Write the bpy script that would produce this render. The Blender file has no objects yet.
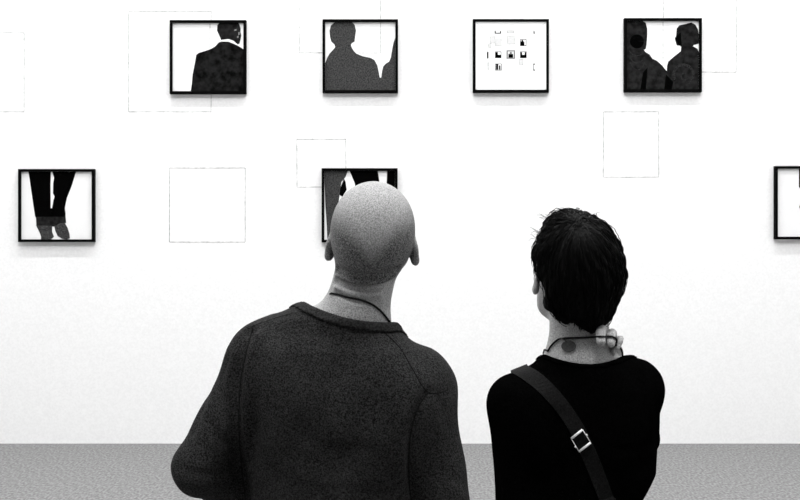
import bpy, bmesh, math, random
import numpy as np
from mathutils import Vector, Matrix
from mathutils.bvhtree import BVHTree

random.seed(4)
S = bpy.context.scene
COL = S.collection

# ------------------------------------------------------------------ camera
FPX = 1100.0          # focal length in pixels of an 800 px wide picture
EYE = 1.60
WALL_Y = 9.09
cam_d = bpy.data.cameras.new('camera')
cam_d.sensor_width = 36.0
cam_d.lens = 36.0 * FPX / 800.0
cam_d.clip_end = 100
cam = bpy.data.objects.new('camera', cam_d)
cam.location = (0, 0, EYE)
cam.rotation_euler = (math.pi / 2, 0, 0)
COL.objects.link(cam)
S.camera = cam

# ------------------------------------------------------------------ world, lights, exposure
w = bpy.data.worlds.new('world')
S.world = w
w.use_nodes = True
w.node_tree.nodes['Background'].inputs[0].default_value = (1, 1, 1, 1)
w.node_tree.nodes['Background'].inputs[1].default_value = 0.3
S.view_settings.view_transform = 'Standard'
S.view_settings.look = 'None'
S.view_settings.gamma = 1.0
S.view_settings.use_curve_mapping = False
S.view_settings.exposure = 0.0


def area(name, loc, target, sx, sy, power):
    d = bpy.data.lights.new(name, 'AREA')
    d.shape = 'RECTANGLE'
    d.size, d.size_y, d.energy = sx, sy, power
    o = bpy.data.objects.new(name, d)
    o.location = loc
    v = Vector(target) - Vector(loc)
    o.rotation_euler = v.to_track_quat('-Z', 'Y').to_euler()
    COL.objects.link(o)
    return o


# track of wall washers, and two unseen area lights added as fill
area('wall_washer_track', (0, WALL_Y - 2.8, 9.45), (0, WALL_Y, -3.0), 11.5, 0.07, 620)
area('ambient_fill_light', (0, 2.6, 9.45), (0, 2.6, 0), 11.0, 4.4, 400)  # added soft overhead light for the room's ambient level, no fixture known
area('figure_fill_light', (0.2, -0.6, 9.4), (0.0, 2.1, 1.4), 3.0, 1.2, 560)  # added fill from above and behind the camera, brightens the figures' backs

# ------------------------------------------------------------------ materials


def material(name, base, rough=0.6, var=0.0, scale=200.0, bump=0.0, bscale=None, metal=0.0, spec=0.3,
             detail=2.0, stretch=None, contrast=1.0):
    m = bpy.data.materials.new(name)
    m.use_nodes = True
    nt = m.node_tree
    b = nt.nodes['Principled BSDF']
    b.inputs['Base Color'].default_value = (base, base, base, 1)
    b.inputs['Roughness'].default_value = rough
    b.inputs['Metallic'].default_value = metal
    b.inputs['Specular IOR Level'].default_value = spec
    if var or bump:
        tc = nt.nodes.new('ShaderNodeTexCoord')
        src = tc.outputs['Object']
        if stretch:
            mp = nt.nodes.new('ShaderNodeMapping')
            mp.inputs['Scale'].default_value = stretch
            nt.links.new(src, mp.inputs[0])
            src = mp.outputs[0]
    if var:
        n = nt.nodes.new('ShaderNodeTexNoise')
        n.inputs['Scale'].default_value = scale
        n.inputs['Detail'].default_value = detail
        nt.links.new(src, n.inputs['Vector'])
        r = nt.nodes.new('ShaderNodeMapRange')
        h = 0.16 / contrast
        r.inputs['From Min'].default_value = 0.5 - h
        r.inputs['From Max'].default_value = 0.5 + h
        r.inputs['To Min'].default_value = max(0.0, base * (1 - var))
        r.inputs['To Max'].default_value = min(1.0, base * (1 + var))
        nt.links.new(n.outputs['Fac'], r.inputs['Value'])
        nt.links.new(r.outputs[0], b.inputs['Base Color'])
    if bump:
        n2 = nt.nodes.new('ShaderNodeTexNoise')
        n2.inputs['Scale'].default_value = bscale or scale
        n2.inputs['Detail'].default_value = 3.0
        nt.links.new(src, n2.inputs['Vector'])
        bp = nt.nodes.new('ShaderNodeBump')
        bp.inputs['Strength'].default_value = 1.0
        bp.inputs['Distance'].default_value = bump
        nt.links.new(n2.outputs['Fac'], bp.inputs['Height'])
        nt.links.new(bp.outputs[0], b.inputs['Normal'])
    return m


M = {}
M['plaster'] = material('white_plaster', 0.90, 0.9, 0.03, 60, 0.0015, 14)
M['ceiling'] = material('ceiling_paint', 0.85, 0.9)
M['sidewall'] = material('side_wall_paint', 0.8, 0.9, 0.02, 30)
M['backwall'] = material('dark_wall_paint', 0.10, 0.9, 0.1, 30)
M['concrete'] = material('speckled_concrete', 0.195, 0.8, 0.30, 62, 0.0, 120, contrast=1.2, stretch=(1, .45, 1), detail=4, spec=0.15)
M['black_frame'] = material('black_lacquered_wood', 0.002, 0.6, spec=0.02)
M['paper'] = material('white_paper', 0.86, 0.9, 0.01, 120)
M['print_paper'] = material('grey_print_paper', 0.66, 0.9, 0.04, 90)
M['ink'] = material('black_ink', 0.009, 0.8, 0.7, 22, detail=5, spec=0.0)
M['ink_black'] = material('solid_black_ink', 0.0015, 0.8, spec=0.0)
M['ink_grey'] = material('dark_grey_ink', 0.048, 0.8, 0.6, 110, spec=0.0)
M['ink_fold'] = material('soft_charcoal_ink', 0.022, 0.8, 0.5, 110, spec=0.0)
M['ink_mid'] = material('charcoal_ink', 0.014, 0.8, 0.5, 28, detail=5, spec=0.0)
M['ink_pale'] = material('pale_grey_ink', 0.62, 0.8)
M['ink_tone'] = material('middle_grey_ink', 0.2, 0.8, 0.4, 150)
M['pencil'] = material('soft_pencil', 0.40, 0.9, 0.4, 45, contrast=1.0)
M['wool'] = material('charcoal_wool', 0.023, 0.95, 0.85, 380, 0.0016, 340, spec=0.06, detail=3)
M['wool_edge'] = material('charcoal_rib', 0.024, 0.95, 0.6, 300, 0.001, 340, spec=0.06)
M['seam'] = material('dark_seam', 0.010, 0.95, 0.5, 300, spec=0.05)
M['seam_light'] = material('light_seam', 0.045, 0.95, 0.5, 300, spec=0.05)
M['black_knit'] = material('black_knit', 0.0015, 0.95, 0.5, 300, 0.001, 300, spec=0.0)
M['trousers'] = material('dark_trousers', 0.02, 0.9, 0.3, 200)
M['shoe'] = material('black_leather', 0.01, 0.5)
M['cord'] = material('black_cord', 0.004, 0.7, spec=0.2)
M['webbing'] = material('black_webbing', 0.0058, 0.85, 0.5, 300, 0.0008, 400, spec=0.12)
M['steel'] = material('bright_steel', 0.95, 0.4, metal=0.15, spec=0.5)
M['hair'] = material('black_hair', 0.0018, 0.6, spec=0.06)
M['disc'] = material('dark_disc', 0.045, 0.6, 0.4, 300)


def skin_material(name, base, stub=0.03):
    m = bpy.data.materials.new(name)
    m.use_nodes = True
    nt = m.node_tree
    L = nt.links.new
    b = nt.nodes['Principled BSDF']
    b.inputs['Roughness'].default_value = 0.55
    b.inputs['Specular IOR Level'].default_value = 0.25
    tc = nt.nodes.new('ShaderNodeTexCoord')
    n = nt.nodes.new('ShaderNodeTexNoise')
    n.inputs['Scale'].default_value = 460
    n.inputs['Detail'].default_value = 2
    L(tc.outputs['Object'], n.inputs['Vector'])
    r = nt.nodes.new('ShaderNodeMapRange')
    r.inputs['From Min'].default_value = 0.36
    r.inputs['From Max'].default_value = 0.64
    r.inputs['To Min'].default_value = base * 0.60
    r.inputs['To Max'].default_value = base * 1.36
    L(n.outputs['Fac'], r.inputs['Value'])
    # freckles
    f = nt.nodes.new('ShaderNodeTexVoronoi')
    f.inputs['Scale'].default_value = 55
    L(tc.outputs['Object'], f.inputs['Vector'])
    fr = nt.nodes.new('ShaderNodeMapRange')
    fr.inputs['From Min'].default_value = 0.06
    fr.inputs['From Max'].default_value = 0.13
    fr.inputs['To Min'].default_value = 0.6
    fr.inputs['To Max'].default_value = 1.0
    L(f.outputs['Distance'], fr.inputs['Value'])
    mu = nt.nodes.new('ShaderNodeMath')
    mu.operation = 'MULTIPLY'
    L(r.outputs[0], mu.inputs[0])
    L(fr.outputs[0], mu.inputs[1])
    # cropped hair: a real pattern stored with the mesh
    a = nt.nodes.new('ShaderNodeAttribute')
    a.attribute_name = 'stubble'
    n3 = nt.nodes.new('ShaderNodeTexNoise')
    n3.inputs['Scale'].default_value = 420
    n3.inputs['Detail'].default_value = 2
    L(tc.outputs['Object'], n3.inputs['Vector'])
    r3 = nt.nodes.new('ShaderNodeMapRange')
    r3.inputs['From Min'].default_value = 0.38
    r3.inputs['From Max'].default_value = 0.62
    r3.inputs['To Min'].default_value = 1.0
    r3.inputs['To Max'].default_value = 0.45
    L(n3.outputs['Fac'], r3.inputs['Value'])
    m3 = nt.nodes.new('ShaderNodeMath')
    m3.operation = 'MULTIPLY'
    m3.use_clamp = True
    L(a.outputs['Fac'], m3.inputs[0])
    L(r3.outputs[0], m3.inputs[1])
    mix = nt.nodes.new('ShaderNodeMix')
    mix.data_type = 'FLOAT'
    L(m3.outputs[0], mix.inputs['Factor'])
    L(mu.outputs[0], mix.inputs['A'])
    mix.inputs['B'].default_value = stub
    L(mix.outputs['Result'], b.inputs['Base Color'])
    return m


M['skin_man'] = skin_material('freckled_skin', 0.34)
M['skin_woman'] = skin_material('fair_skin', 0.40)

# ------------------------------------------------------------------ helpers


def tag(o, label=None, cat=None, group=None, kind=None):
    if label: o['label'] = label
    if cat: o['category'] = cat
    if group: o['group'] = group
    if kind: o['kind'] = kind
    return o


def empty(name, loc):
    o = bpy.data.objects.new(name, None)
    o.empty_display_size = 0.05
    o.location = loc
    COL.objects.link(o)
    return o


def link_bm(name, bm, mat, parent=None, smooth=False):
    me = bpy.data.meshes.new(name)
    bm.normal_update()
    bm.to_mesh(me)
    bm.free()
    mats = mat if isinstance(mat, (list, tuple)) else [mat]
    for m in mats:
        me.materials.append(m)
    if smooth:
        me.polygons.foreach_set('use_smooth', [True] * len(me.polygons))
    o = bpy.data.objects.new(name, me)
    COL.objects.link(o)
    if parent:
        o.parent = parent
        if isinstance(parent.data, type(None)):
            o.matrix_parent_inverse = Matrix.Translation(parent.location).inverted()
    return o


def add_box(bm, lo, hi, mi=0):
    r = bmesh.ops.create_cube(bm, size=1.0)
    c = [(a + b) / 2 for a, b in zip(lo, hi)]
    s = [abs(b - a) for a, b in zip(lo, hi)]
    for v in r['verts']:
        v.co = Vector((c[0] + v.co.x * s[0], c[1] + v.co.y * s[1], c[2] + v.co.z * s[2]))
    for f in {f for v in r['verts'] for f in v.link_faces}:
        f.material_index = mi


def prism(bm, pts, y0, y1, mi=0):
    """closed sheet: outline pts (x, z), front at y0, back at y1"""
    a = sum(pts[i][0] * pts[(i + 1) % len(pts)][1] - pts[(i + 1) % len(pts)][0] * pts[i][1] for i in range(len(pts)))
    if a < 0:
        pts = pts[::-1]
    f = [bm.verts.new((x, y0, z)) for x, z in pts]
    b = [bm.verts.new((x, y1, z)) for x, z in pts]
    n = len(pts)
    fs = [bm.faces.new(f), bm.faces.new(b[::-1])]
    for i in range(n):
        fs.append(bm.faces.new((f[(i + 1) % n], f[i], b[i], b[(i + 1) % n])))
    for q in fs:
        q.material_index = mi


def tube(bm, pts, rad, n=8, mi=0, closed=False):
    pts = [Vector(p) for p in pts]
    rings = []
    up = Vector((0, 0, 1))
    N = len(pts)
    prev = None
    for i, p in enumerate(pts):
        if closed:
            t = pts[(i + 1) % N] - pts[i - 1]
        else:
            t = pts[min(i + 1, N - 1)] - pts[max(i - 1, 0)]
        t.normalize()
        if prev is None:
            u = t.cross(up if abs(t.dot(up)) < 0.9 else Vector((1, 0, 0))).normalized()
        else:
            u = (prev - t * prev.dot(t)).normalized()
        prev = u
        v = t.cross(u)
        r = rad[i] if isinstance(rad, (list, tuple)) else rad
        rings.append([bm.verts.new(p + (u * math.cos(a) + v * math.sin(a)) * r)
                      for a in [2 * math.pi * k / n for k in range(n)]])
    for i in range(N if closed else N - 1):
        A, B = rings[i], rings[(i + 1) % N]
        for k in range(n):
            f = bm.faces.new((A[k], A[(k + 1) % n], B[(k + 1) % n], B[k]))
            f.smooth = True
            f.material_index = mi
    if not closed:
        bm.faces.new(rings[0][::-1]).material_index = mi
        bm.faces.new(rings[-1]).material_index = mi


def W(px, py, y=WALL_Y):
    """point at depth y, measured off the photograph"""
    return ((px - 400.0) * y / FPX, EYE + (250.0 - py) * y / FPX)


# ------------------------------------------------------------------ setting


def struct(name, lo, hi, mat):
    bm = bmesh.new()
    add_box(bm, lo, hi)
    o = link_bm(name, bm, mat)
    o['kind'] = 'structure'
    return o


X0, X1, Y0, ZC = -6.5, 6.5, -3.0, 9.6
struct('floor', (X0, Y0, -0.2), (X1, WALL_Y, 0), M['concrete'])
struct('wall_front', (X0, WALL_Y, -0.2), (X1, WALL_Y + 0.2, ZC), M['plaster'])
struct('wall_left', (X0 - 0.2, Y0, -0.2), (X0, WALL_Y + 0.2, ZC), M['sidewall'])
struct('wall_right', (X1, Y0, -0.2), (X1 + 0.2, WALL_Y + 0.2, ZC), M['sidewall'])
struct('wall_back', (X0, Y0 - 0.2, -0.2), (X1, Y0, ZC), M['backwall'])
struct('ceiling', (X0 - 0.2, Y0 - 0.2, ZC), (X1 + 0.2, WALL_Y + 0.2, ZC + 0.2), M['ceiling'])

# ------------------------------------------------------------------ pictures
FD = 0.045                 # depth of a frame
FY = WALL_Y - FD           # its front
BY = WALL_Y - 0.026        # front of the white board inside


def picture(l, t, r, b, label, shapes, lines=(), box=False, group='black framed square pictures on the wall'):
    """l, t, r, b: outer edges; shapes: list of (part name, material, outline)"""
    x0, z1 = W(l, t, FY)
    x1, z0 = W(r, b, FY)
    root = empty('picture_frame', ((x0 + x1) / 2, WALL_Y, z0))
    tag(root, label, 'picture', group)
    f = 0.0215
    bm = bmesh.new()
    y0, y1 = FY, WALL_Y - 0.001
    O = [(x0, z0), (x1, z0), (x1, z1), (x0, z1)]
    I = [(x0 + f, z0 + f), (x1 - f, z0 + f), (x1 - f, z1 - f), (x0 + f, z1 - f)]
    of = [bm.verts.new((x, y0, z)) for x, z in O]
    ob = [bm.verts.new((x, y1, z)) for x, z in O]
    nf = [bm.verts.new((x, y0, z)) for x, z in I]
    nb = [bm.verts.new((x, y1, z)) for x, z in I]
    for i in range(4):
        j = (i + 1) % 4
        bm.faces.new((of[i], of[j], nf[j], nf[i]))
        bm.faces.new((of[j], of[i], ob[i], ob[j]))
        bm.faces.new((nf[i], nf[j], nb[j], nb[i]))
        bm.faces.new((ob[j], ob[i], nb[i], nb[j]))
    bmesh.ops.recalc_face_normals(bm, faces=bm.faces)
    link_bm('frame_moulding', bm, M['black_frame'], root)
    bm = bmesh.new()
    add_box(bm, (x0 + f, BY, z0 + f), (x1 - f, WALL_Y - 0.002, z1 - f))
    link_bm('backing_board', bm, M['paper'], root)
    if lines:
        bm = bmesh.new()
        for (ax, ay, bx, by) in lines:
            p, q = W(ax, ay, BY), W(bx, by, BY)
            add_box(bm, (min(p[0], q[0]) - .0025, BY - .0006, min(p[1], q[1]) - .0025),
                    (max(p[0], q[0]) + .0025, BY + .001, max(p[1], q[1]) + .0025))
        link_bm('pencil_line', bm, M['pencil'], root)
    lo = (x0 + f + .0005, z0 + f + .0005)
    hi = (x1 - f - .0005, z1 - f - .0005)
    for k, (nm, mat, pl) in enumerate(shapes):
        # overlapping paper cut-outs lie one in front of the other
        yy = BY - 0.0015 - 0.0006 * k
        polys = pl if isinstance(pl[0], list) else [pl]
        for poly in polys:
            bm = bmesh.new()
            pts = []
            for (a, c) in poly:
                x, z = W(a, c, BY)
                pts.append((min(max(x, lo[0]), hi[0]), min(max(z, lo[1]), hi[1])))
            q = [pts[0]]
            for p in pts[1:]:
                if (p[0] - q[-1][0]) ** 2 + (p[1] - q[-1][1]) ** 2 > 1e-8:
                    q.append(p)
            prism(bm, q, yy, BY + 0.001)
            link_bm(nm, bm, mat, root)
    return root, (x0, x1, z0, z1)


def zz(x0, y0, s, pts):
    return [(x0 + a / s, y0 + b / s) for a, b in pts]


# 1: figure in a suit seen from behind
s1 = lambda p: zz(165, 14, 5.435, p)
picture(169.6, 20.0, 246.0, 93.7, 'black framed picture of a man in dark suit seen from behind, head turned right', [
    ('suit_silhouette', M['ink'], s1([(140, 430), (146, 380), (150, 330), (163, 265), (170, 222), (185, 211), (215, 202), (245, 192), (272, 177),
                                      (292, 155), (310, 149), (345, 151), (382, 165), (402, 176), (440, 192), (440, 430)])),
    ('white_collar', M['paper'], s1([(300, 140), (345, 133), (392, 158), (386, 168), (350, 150), (305, 150)])),
    ('head_silhouette', M['ink_mid'], s1([(295, 38), (285, 62), (283, 90), (293, 112), (300, 127), (305, 141), (345, 136), (372, 145),
                                     (395, 165), (405, 160), (409, 145), (414, 118), (410, 96), (411, 80), (405, 60), (400, 38)])),
    ('face_highlight', M['ink_tone'], [s1([(376, 86), (390, 82), (388, 90), (378, 92)]), s1([(398, 100), (408, 97), (406, 112), (399, 116)]),
                                   s1([(392, 122), (401, 118), (399, 130), (392, 130)])]),
], lines=[(210, 24, 210, 90)])

# 2: flat grey outline
picture(322.5, 19.2, 398.0, 92.7, 'black framed picture of a flat grey head and shoulders outline', [
    ('grey_silhouette', M['ink_grey'], zz(317, 14, 5.435, [(30, 275), (42, 266), (55, 240), (68, 215), (88, 194), (99, 180), (95, 166), (78, 150),
        (71, 125), (68, 90), (76, 62), (97, 36), (192, 36), (205, 60), (212, 90), (207, 125), (204, 150), (190, 158), (184, 168), (190, 185),
        (200, 201), (215, 216), (250, 230), (290, 238), (312, 250), (328, 280), (336, 318), (341, 346), (349, 346), (354, 310), (360, 285), (374, 270),
        (392, 259), (401, 238), (409, 190), (416, 155), (430, 130), (445, 125), (445, 425), (30, 425)])),
], lines=[(380.5, 23, 380.5, 53), (358, 53, 380.5, 53)])

# 3: boxed picture with rows of small square prints
root3, (bx0, bx1, bz0, bz1) = picture(473.0, 19.0, 549.0, 92.3,
    'black framed white picture holding a small print of many tiny square pictures', [])
s3 = lambda p: zz(468, 14, 5.435, p)
bm = bmesh.new()
Oz = [W(a, b, FY) for a, b in s3([(38, 40), (430, 40), (430, 415), (38, 415)])]
Iz = [W(a, b, BY) for a, b in s3([(98, 90), (366, 90), (366, 348), (98, 348)])]
ov = [bm.verts.new((x, BY - 0.012, z)) for x, z in Oz]
iv = [bm.verts.new((x, BY - 0.0035, z)) for x, z in Iz]
for i in range(4):
    j = (i + 1) % 4
    bm.faces.new((ov[i], ov[j], iv[j], iv[i]))
bmesh.ops.recalc_face_normals(bm, faces=bm.faces)
for f in bm.faces:
    if f.normal.y > 0:
        f.normal_flip()
ext = bmesh.ops.extrude_face_region(bm, geom=list(bm.faces))
for v in [g for g in ext['geom'] if isinstance(g, bmesh.types.BMVert)]:
    v.co.y = BY - 0.0005
bmesh.ops.recalc_face_normals(bm, faces=bm.faces)
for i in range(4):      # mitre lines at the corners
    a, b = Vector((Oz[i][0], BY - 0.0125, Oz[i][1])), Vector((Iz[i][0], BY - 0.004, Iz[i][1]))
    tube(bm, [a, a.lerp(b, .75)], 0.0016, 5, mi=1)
link_bm('mount', bm, [M['paper'], M['ink_pale']], root3)
bm = bmesh.new()
p, q = W(*s3([(98, 348)])[0], BY), W(*s3([(366, 90)])[0], BY)
add_box(bm, (p[0], BY - 0.002, p[1]), (q[0], BY + 0.001, q[1]))


def mini(box, mi, y=BY - 0.0026):
    a, b, c, d = box
    p, q = W(*s3([(a, d)])[0], BY), W(*s3([(c, b)])[0], BY)
    add_box(bm, (p[0], y, p[1]), (q[0], BY, q[1]), mi)


for bx in [(145, 93, 180, 107), (355, 93, 364, 107)]:
    mini(bx, 2)
    mini((bx[0] + 6, bx[1], bx[2] - 6, bx[3] - 5), 0, BY - .0032)
for bx in [(148, 136, 182, 174), (212, 120, 254, 165), (212, 92, 250, 104), (276, 246, 300, 276), (120, 122, 146, 160), (110, 160, 126, 184), (106, 262, 112, 305)]:
    mini(bx, 3)
    mini((bx[0] + 2, bx[1] + 2, bx[2] - 2, bx[3] - 2), 1, BY - .0032)
for bx in [(283, 137, 317, 174), (147, 204, 181, 240), (283, 204, 318, 240), (147, 270, 183, 307)]:
    mini(bx, 2)
    mini((bx[0] + 3, bx[1] + 3, bx[2] - 3, bx[3] - 3), 0, BY - .0032)
mini((286, 150, 306, 171), 2, BY - .0038); mini((290, 142, 300, 152), 2, BY - .0038)
mini((150, 222, 178, 237), 2, BY - .0038); mini((150, 208, 162, 224), 2, BY - .0038)
mini((286, 222, 315, 237), 2, BY - .0038); mini((286, 208, 294, 224), 2, BY - .0038); mini((308, 208, 315, 224), 2, BY - .0038)
mini((152, 273, 164, 303), 2, BY - .0038); mini((168, 280, 176, 303), 2, BY - .0038)
mini((103, 206, 111, 242), 2)
mini((209, 197, 256, 244), 4); mini((216, 204, 249, 237), 1, BY - .0032); mini((220, 218, 245, 237), 2, BY - .0038); mini((227, 207, 238, 222), 4, BY - .0038)
mini((354, 270, 364, 308), 2); mini((357, 276, 364, 302), 0, BY - .0032)
link_bm('print', bm, [M['paper'], M['print_paper'], M['ink_black'], M['pencil'], M['ink_tone']], root3)

# 4: two dark figures with wrapped heads
s4 = lambda p: zz(620, 12, 5.435, p)


def arc(cx, cy, rx, ry, a0, a1, wd, n=12):
    A = [math.radians(a0 + (a1 - a0) * i / n) for i in range(n + 1)]
    o = [(cx + (rx + wd) * math.cos(a), cy + (ry + wd) * math.sin(a)) for a in A]
    i_ = [(cx + rx * math.cos(a), cy + ry * math.sin(a)) for a in A[::-1]]
    return s4(o + i_)


picture(624.4, 18.0, 702.0, 91.9, 'black framed picture of two dark figures wearing head wraps, facing apart', [
    ('figure_silhouette', M['ink_mid'], s4([(36, 36), (125, 36), (140, 60), (148, 92), (148, 125), (144, 180), (140, 200), (130, 206), (136, 216), (160, 231), (176, 254),
        (200, 265), (228, 290), (254, 322), (256, 292), (262, 270), (290, 245), (330, 214), (333, 190), (325, 183), (308, 181), (298, 145),
        (305, 130), (308, 90), (322, 73), (350, 66), (388, 57), (410, 70), (424, 96), (428, 120), (445, 118), (445, 172), (400, 180), (396, 186), (420, 200), (445, 216), (445, 430), (36, 430)])),
    ('face_silhouette', M['ink_black'], [arc(92, 160, 0, 0, 0, 355, 38, 24), s4([(330, 110), (335, 180), (318, 180), (303, 146), (310, 128)]),
        s4([(110, 430), (125, 330), (150, 300), (140, 430)]), s4([(250, 340), (290, 380), (280, 430), (240, 430)])]),
    ('cloth_fold', M['ink_fold'], [arc(92, 175, 48, 60, 35, 145, 5), arc(92, 185, 50, 90, 40, 140, 5), arc(95, 195, 50, 118, 40, 140, 4),
        arc(345, 340, 46, 46, 150, 420, 14, 20), arc(350, 350, 14, 16, 0, 300, 7)]),
], lines=[(663, 22, 663, 66)])

# 5: trousers and shoes
s5 = lambda p: zz(12, 163, 5.43, p)
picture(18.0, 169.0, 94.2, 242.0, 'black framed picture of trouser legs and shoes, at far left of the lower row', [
    ('trouser_silhouette', M['ink_black'], [s5([(90, 38), (211, 38), (209, 120), (210, 245), (222, 246), (222, 300), (131, 300), (125, 285), (118, 240), (105, 150), (95, 80)]),
                                       s5([(219, 38), (348, 38), (343, 62), (326, 120), (298, 190), (287, 245), (291, 275), (290, 300), (216, 300), (218, 246), (226, 200), (232, 182), (223, 165), (224, 110), (229, 80)])]),
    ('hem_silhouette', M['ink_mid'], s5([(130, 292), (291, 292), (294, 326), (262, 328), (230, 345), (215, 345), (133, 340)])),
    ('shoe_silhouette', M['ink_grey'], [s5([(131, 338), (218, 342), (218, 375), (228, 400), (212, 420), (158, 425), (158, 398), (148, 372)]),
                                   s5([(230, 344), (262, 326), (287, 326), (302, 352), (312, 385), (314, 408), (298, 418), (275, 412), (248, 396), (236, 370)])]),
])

# 6: legs, partly behind the bald man
s6 = lambda p: zz(280, 130, 3.843, p)
picture(321.6, 168.2, 397.6, 242.4, 'black framed picture of dark legs, directly behind the bald head', [
    ('grey_leg_silhouette', M['ink_grey'], s6([(165, 150), (260, 150), (252, 180), (236, 200), (230, 240), (225, 280), (212, 330), (200, 385), (192, 436), (182, 436), (180, 370), (174, 280), (171, 200)])),
    ('black_leg_silhouette', M['ink_black'], [s6([(268, 150), (376, 150), (382, 200), (370, 300), (350, 428), (300, 428), (296, 300), (288, 205)]),
                                         s6([(412, 150), (455, 150), (455, 430), (425, 430), (410, 300), (410, 200)]),
                                         s6([(246, 186), (252, 200), (256, 230), (240, 256), (229, 250), (231, 225)])]),
])

# 7: at the right edge
picture(775.3, 166.0, 851.0, 239.3, 'black framed picture cut off at the right edge of the view', [
    ('figure_silhouette', M['ink_black'], [(799, 165), (836, 165), (838, 200), (830, 235), (803, 235), (801, 212), (799.4, 207), (801.5, 200), (801.5, 190), (799, 187)]),
])

# ------------------------------------------------------------------ pencil squares drawn on the wall


def drawn(l, t, r, b, label, skip=()):
    y = WALL_Y
    x0, z1 = W(l, t)
    x1, z0 = W(r, b)
    rnd = random.Random(int(l * 7 + t))
    bm = bmesh.new()
    segs = {'t': ((x0, z1), (x1, z1)), 'b': ((x0, z0), (x1, z0)), 'l': ((x0, z0), (x0, z1)), 'r': ((x1, z0), (x1, z1))}
    for k, (p, q) in segs.items():
        p, q = Vector((p[0], 0, p[1])), Vector((q[0], 0, q[1]))
        n = max(3, int((q - p).length / 0.03))
        d = (q - p).normalized()
        s = Vector((-d.z, 0, d.x))
        off = rnd.uniform(-.002, .002)
        row = []
        for i in range(n + 1):
            c = p.lerp(q, i / n) + s * (off + rnd.uniform(-.0008, .0008))
            wd = 0.0022 + rnd.uniform(-.0008, .0012)
            row.append([bm.verts.new(c + s * wd + Vector((0, y - .0014, 0))), bm.verts.new(c - s * wd + Vector((0, y - .0014, 0))),
                        bm.verts.new(c - s * wd + Vector((0, y - .0003, 0))), bm.verts.new(c + s * wd + Vector((0, y - .0003, 0)))])
        for i in range(n):
            A, B = row[i], row[i + 1]
            for j in range(4):
                bm.faces.new((A[j], A[(j + 1) % 4], B[(j + 1) % 4], B[j]))
        bm.faces.new(row[0]); bm.faces.new(row[-1][::-1])
    bmesh.ops.recalc_face_normals(bm, faces=bm.faces)
    o = link_bm('pencil_square', bm, M['pencil'])
    tag(o, label, 'drawing', 'pencil squares drawn on the white wall')
    return o


drawn(-55, 33, 24, 112, 'faint pencil square on the wall, cut off at the upper left edge')
drawn(129, 11, 211, 112, 'large pencil square overlapped by the suited figure picture')
drawn(299, -28, 380.5, 53, 'pencil square partly hidden by the flat grey outline picture')
drawn(297, 139, 346, 187, 'small pencil square just above and left of the bald head')
drawn(169.5, 168, 245, 242, 'empty pencil square between the trouser picture and the bald man')
drawn(603, 112, 659, 177, 'small pencil square below the picture of two head wrapped figures')
drawn(663, -10, 736, 72, 'tall pencil square reaching right of the head wrapped figures picture')

# ------------------------------------------------------------------ figures: smooth solids from blended shapes


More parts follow.
